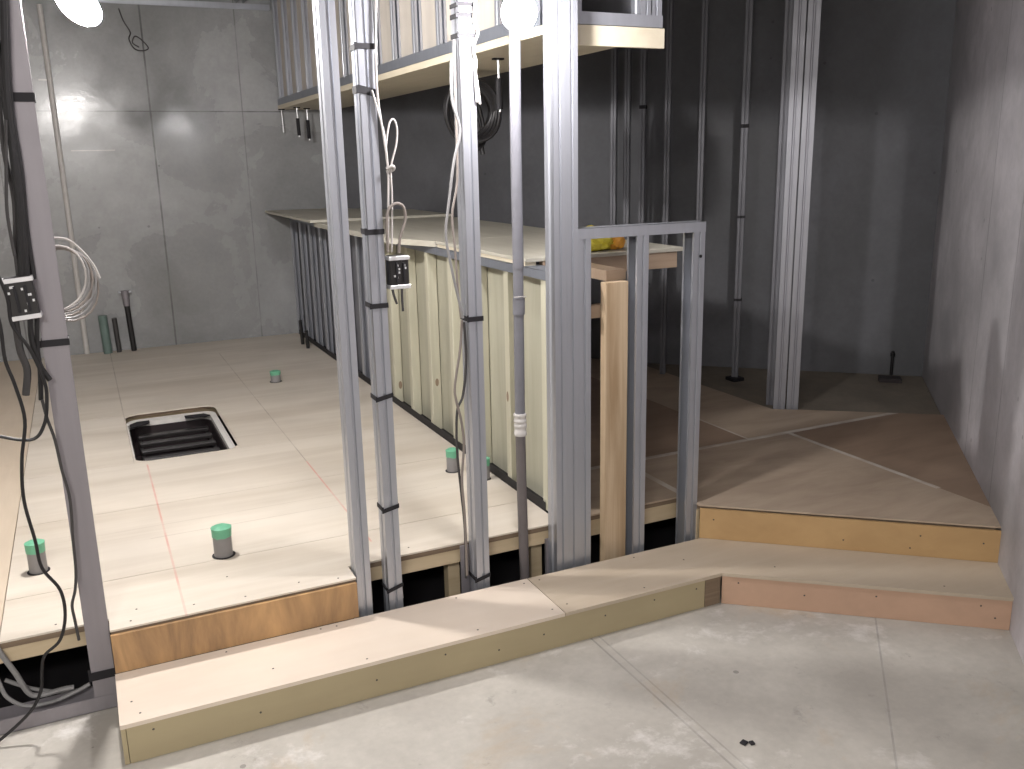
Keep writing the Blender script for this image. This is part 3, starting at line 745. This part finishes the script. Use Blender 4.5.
# ------------------------------------------------------------ cables and boxes
PATH = PATH = {
    'L1': [(-0.093,2.630,1.969), (-0.118,2.630,1.740), (-0.124,2.630,1.574), (-0.130,2.630,1.426), (-0.145,2.630,1.278)],
    'L2': [(-0.124,2.630,1.855), (-0.124,2.630,1.669), (-0.121,2.630,1.525), (-0.128,2.630,1.376), (-0.134,2.630,1.277)],
    'L3': [(-0.135,2.645,1.764), (-0.143,2.645,1.598), (-0.137,2.645,1.476), (-0.150,2.645,1.351), (-0.153,2.645,1.277)],
    'L4': [(-0.090,2.650,1.972), (-0.114,2.650,1.718), (-0.114,2.650,1.549), (-0.121,2.650,1.400), (-0.121,2.650,1.274)],
    'L5': [(-0.128,2.620,1.669), (-0.145,2.620,1.538), (-0.155,2.620,1.453), (-0.155,2.620,1.383), (-0.153,2.620,1.338)],
    'L6': [(-0.175,2.630,1.190), (-0.174,2.630,1.096), (-0.165,2.630,1.041), (-0.177,2.630,0.975)],
    'L7': [(-0.139,2.630,1.187), (-0.144,2.630,1.119), (-0.134,2.630,1.051), (-0.116,2.630,1.008)],
    'L8': [(-0.124,2.640,1.184), (-0.134,2.640,1.103), (-0.136,2.640,1.036), (-0.144,2.640,0.955)],
    'L9': [(-0.213,2.610,1.328), (-0.193,2.610,1.281), (-0.183,2.610,1.230), (-0.182,2.610,1.165), (-0.150,2.610,1.097), (-0.129,2.610,1.014), (-0.129,2.610,0.960), (-0.144,2.610,0.894), (-0.182,2.610,0.858), (-0.279,2.610,0.889)],
    'L10': [(-0.217,2.600,1.234), (-0.208,2.600,1.169), (-0.209,2.600,1.079), (-0.196,2.600,1.011), (-0.186,2.600,0.916), (-0.207,2.600,0.810), (-0.217,2.600,0.700), (-0.206,2.600,0.583), (-0.200,2.600,0.500), (-0.165,2.600,0.427), (-0.162,2.600,0.350), (-0.184,2.600,0.279), (-0.226,2.600,0.244), (-0.239,2.600,0.201), (-0.249,2.600,0.142), (-0.284,2.600,0.083), (-0.366,2.600,0.021), (-0.418,2.600,-0.000)],
    'L11': [(-0.141,2.630,0.957), (-0.136,2.630,0.907), (-0.125,2.630,0.844), (-0.119,2.630,0.758), (-0.110,2.630,0.670), (-0.117,2.630,0.553), (-0.121,2.630,0.464), (-0.130,2.630,0.405), (-0.143,2.630,0.362), (-0.142,2.630,0.315), (-0.139,2.630,0.252)],
    'G1': [(-0.370,2.720,0.298), (-0.346,2.720,0.223), (-0.316,2.720,0.145), (-0.292,2.720,0.076), (-0.260,2.720,0.061), (-0.212,2.720,0.063), (-0.175,2.720,0.062)],
    'G2': [(-0.348,2.740,0.124), (-0.313,2.740,0.097), (-0.280,2.740,0.075), (-0.215,2.740,0.046), (-0.162,2.740,0.037)],
    'G3': [(-0.363,2.700,0.182), (-0.357,2.700,0.133), (-0.343,2.700,0.087), (-0.302,2.700,0.049), (-0.236,2.700,0.042), (-0.173,2.700,0.056), (-0.131,2.700,0.071)],
    'C1': [(0.843,2.650,2.023), (0.832,2.650,1.835), (0.832,2.650,1.725), (0.844,2.650,1.613), (0.851,2.650,1.533), (0.846,2.650,1.425), (0.838,2.650,1.286)],
    'C2': [(0.815,2.650,1.753), (0.835,2.650,1.675), (0.847,2.650,1.619), (0.851,2.650,1.533), (0.848,2.650,1.585), (0.861,2.650,1.655), (0.875,2.650,1.672), (0.885,2.650,1.647), (0.880,2.650,1.598), (0.861,2.650,1.533), (0.859,2.650,1.439), (0.850,2.650,1.285)],
    'C3': [(0.833,2.635,1.287), (0.836,2.635,1.397), (0.860,2.635,1.428), (0.887,2.635,1.421), (0.892,2.635,1.380), (0.873,2.635,1.327), (0.867,2.635,1.282)],
    'C4': [(0.845,2.650,1.176), (0.850,2.650,1.151), (0.858,2.650,1.126)],
    'C5': [(0.876,2.650,1.174), (0.875,2.650,1.137), (0.876,2.650,1.102)],
    'C6': [(0.833,2.720,1.036), (0.841,2.720,0.806), (0.835,2.720,0.638), (0.846,2.720,0.462), (0.838,2.720,0.248), (0.848,2.720,0.106)],
    'D1': [(1.064,2.650,1.841), (1.063,2.650,1.727), (1.086,2.650,1.640), (1.063,2.650,1.552), (1.042,2.650,1.433), (1.027,2.650,1.327), (1.043,2.650,1.217), (1.066,2.650,1.105), (1.075,2.650,1.062)],
    'D2': [(1.088,2.680,1.902), (1.086,2.680,1.671), (1.083,2.680,1.491), (1.062,2.680,1.385), (1.068,2.680,1.276), (1.073,2.680,1.148), (1.080,2.680,1.057)],
    'D3': [(1.075,2.660,1.054), (1.065,2.660,0.957), (1.043,2.660,0.843), (1.045,2.660,0.793), (1.060,2.660,0.723), (1.067,2.660,0.636), (1.056,2.660,0.515), (1.062,2.660,0.371), (1.062,2.660,0.168)],
    'D4': [(1.090,2.680,1.043), (1.093,2.680,0.917), (1.078,2.680,0.801), (1.055,2.680,0.746), (1.050,2.680,0.615), (1.059,2.680,0.472), (1.068,2.680,0.326), (1.066,2.680,0.148)],
    'D5': [(1.152,2.650,2.040), (1.142,2.650,1.956), (1.154,2.650,1.923), (1.137,2.650,1.877), (1.145,2.650,1.838), (1.141,2.650,1.800), (1.145,2.650,1.722)],
    'D6': [(1.142,2.660,1.901), (1.137,2.660,1.850), (1.151,2.660,1.787), (1.159,2.660,1.717)],
    'PIPE': [(1.316,2.760,2.096), (1.311,2.760,1.858), (1.308,2.760,1.580), (1.305,2.760,1.087), (1.303,2.760,0.626), (1.305,2.760,0.363), (1.311,2.760,0.049)],
}
def cab(key, r, mat, label, cat='cable', group=None):
    o = mk('cable', T(PATH[key], r, 8), M[mat], smooth=True); tag(o, label, cat, group); return o
gb = 'black cables on the leftmost stud'
cab('L1', .009, 'cable_black', 'thick black cable beside the leftmost stud, above the junction box', group=gb)
cab('L2', .008, 'cable_black', 'black cable crossing left in the bundle above the junction box', group=gb)
cab('L3', .006, 'cable_dark', 'outer dark cable of the bundle above the junction box', group=gb)
cab('L4', .008, 'cable_black', 'black cable closest to the leftmost stud', group=gb)
cab('L5', .004, 'cable_dark', 'thin slack grey cable bowing left of the bundle')
cab('L6', .009, 'cable_dark', 'thick grey cable end hanging below the left junction box')
cab('L7', .007, 'cable_black', 'black cable under the left junction box, curving right')
cab('L8', .006, 'cable_black', 'black cable hanging straight along the left stud below the box')
cab('L9', .0045, 'cable_black', 'thin black cable looping from the left edge under the junction box')
cab('L10', .0045, 'cable_black', 'long thin black cable falling over the deck edge to the floor')
cab('L11', .004, 'cable_dark', 'thin dark cable trailing down along the leftmost stud')
cab('G1', .008, 'cable_grey', 'upper grey cable curling in the void at the lower left')
cab('G2', .006, 'cable_grey', 'short grey cable end lying in the void at the lower left')
cab('G3', .006, 'cable_grey', 'lower grey cable sagging in the void at the lower left')
cab('C1', .0035, 'cable_white', 'pale cable running down the stud to the small junction box')
cab('C2', .0030, 'cable_white', 'pale cable tied into a narrow loop beside the taped stud')
cab('C3', .0045, 'cable_brown', 'grey cable arching over the top of the small junction box')
cab('C4', .004, 'cable_dark', 'left short cable end poking out below the small junction box')
cab('C5', .004, 'cable_dark', 'right short cable end poking out below the small junction box')
cab('C6', .003, 'cable_brown', 'thin cable down the right side of the many-banded stud')
cab('D1', .0045, 'cable_grey', 'grey cable bowing left of the stud near the conduit pipe')
cab('D2', .0040, 'cable_brown', 'brownish cable beside the stud near the conduit pipe')
cab('D3', .0045, 'cable_brown', 'slack cable weaving to the deck left of the taped stud')
cab('D4', .0045, 'cable_dark', 'darker slack cable weaving to the deck left of the taped stud')
cab('D5', .0045, 'cable_white', 'pale cable end hanging right of the tape bands, longer one')
cab('D6', .0035, 'cable_white', 'pale thin cable end hanging right of the tape bands, crossing it')
tag(mk('cable_knot', T([(.845, 2.645, 1.530), (.862, 2.638, 1.538), (.868, 2.65, 1.528), (.848, 2.658, 1.522)], .005, 8), M['cable_white'], smooth=True), 'small knot tying the pale cables together', 'cable tie')

# coil of white wire at the leftmost stud
cw = thing('wire_coil', 'loose coil of white and grey wire hung behind the leftmost stud', 'wire coil', (-.04, 2.75, 1.26))
for k in range(7):
    rx, rz = .070 + .005 * (k % 4), .086 + .004 * k
    c0 = Vector((-.066 + .003 * k, 2.75 + .006 * k, 1.262 - .004 * k)); ph = .35 * k
    n_ = 24 if k < 6 else 20
    pts = [c0 + Vector((math.cos(a) * rx, .004 * math.sin(a + ph), math.sin(a) * rz + .010 * math.cos(a + ph))) for a in [1.9 - 2 * math.pi * .97 * j / n_ for j in range(n_ + 1)]]
    mk('wire_loop', tube(bmesh.new(), pts, .0028, 6, 0), M['cable_white' if k == 0 else ('cable_grey' if k % 2 else 'cable_brown')], cw, smooth=True)
mk('wire_end', T([(-.07, 2.74, 1.372), (-.03, 2.74, 1.365), (.0, 2.74, 1.335), (.025, 2.74, 1.295), (.038, 2.74, 1.255)], .0032, 6), M['cable_white'], cw, smooth=True)

def jbox(x, y, z, w_, hh, d, label, tilt=0):
    t = thing('junction_box', label, 'junction box', (x, y, z))
    Mx = Matrix.Translation((x, y, z)) @ Matrix.Rotation(tilt, 4, 'Y')
    bm = box(bmesh.new(), -w_ / 2, w_ / 2, 0, d, -hh / 2, hh / 2, bev=.004); bm.transform(Mx); bb = mk('box_body', bm, M['box_black'], t)
    for s in (1, -1):
        bm = box(bmesh.new(), -w_ / 2 - .002, w_ / 2 + .002, -.003, d, s * hh * .43 - .006, s * hh * .43 + .006, bev=.001); bm.transform(Mx); mk('metal_strip', bm, M['band_metal'], t, label='bright metal strip')
    random.seed(int(x * 1000))
    for k in range(9):
        px_, pz_ = random.uniform(-.4, .4) * w_, random.uniform(-.3, .3) * hh
        bm = box(bmesh.new(), px_ - .002, px_ + .003, -.0045, .001, pz_ - .003, pz_ + .003); bm.transform(Mx); mk('terminal', bm, M['band_metal'], bb)
    for s in (-.16, .2):
        bm = box(bmesh.new(), s * w_ - .003, s * w_ + .003, -.006, .001, -hh * .3, hh * .3, bev=.001); bm.transform(Mx); mk('rib', bm, M['tape'], bb)
jbox(-.152, 2.612, 1.230, .068, .112, .045, 'black junction box with bright strips left of the leftmost stud', -.08)
jbox(.871, 2.648, 1.2215, .062, .102, .045, 'small black junction box with bright strips right of the many-banded stud')

# ------------------------------------------------------------ lamps
def lamp(c, mat, label, hook, stretch=0):
    t = thing('work_lamp', label, 'lamp', c)
    bm = bmesh.new(); bmesh.ops.create_uvsphere(bm, u_segments=24, v_segments=16, radius=.05)
    ax = Vector((.72, 0, -.69))
    for v in bm.verts: v.co += ax * v.co.dot(ax) * stretch
    bm.transform(Matrix.Translation(c)); mk('bulb', bm, mat, t, smooth=True)
    u = (hook - c).normalized()
    mk('socket', T([c + u * .048, c + u * .07, c + u * .12], .022, 14), M['tape'], t, smooth=True)
    mk('hook', T([c + u * .12, c + u * .2, hook], .006, 8), M['tape'], t, smooth=True)
lamp(LAMP1, M['bulb1'], 'glaring work lamp hung at the top by the conduit pipe', Vector((1.25, 2.64, 2.60)))
lamp(LAMP2, M['bulb2'], 'glaring white work lamp hanging at the upper left before the back wall', Vector((-.05, 3.3, 2.66)), .5)
t = thing('ceiling_lamp', 'shallow ceiling lamp over the front room', 'lamp', (-.9, -.8, 2.7))
mk('housing', B(-1.55, -.25, -1.1, -.5, 2.66, 2.739, bev=.01), M['white_plastic'], t)

# crumbs on the slab
for k, (x, y, r) in enumerate([(1.462, 1.683, .010), (1.480, 1.672, .008)]):
    bm = box(bmesh.new(), -r, r, -r * .9, r * .9, 0, .006, bev=.002); bm.transform(Matrix.Translation((x, y, 0.0003)) @ Matrix.Rotation(.4 + k, 4, 'Z'))
    tag(mk('debris', bm, M['tape']), ('small black scrap on the slab, left one of two', 'small black scrap on the slab, right one of two')[k], 'scrap')
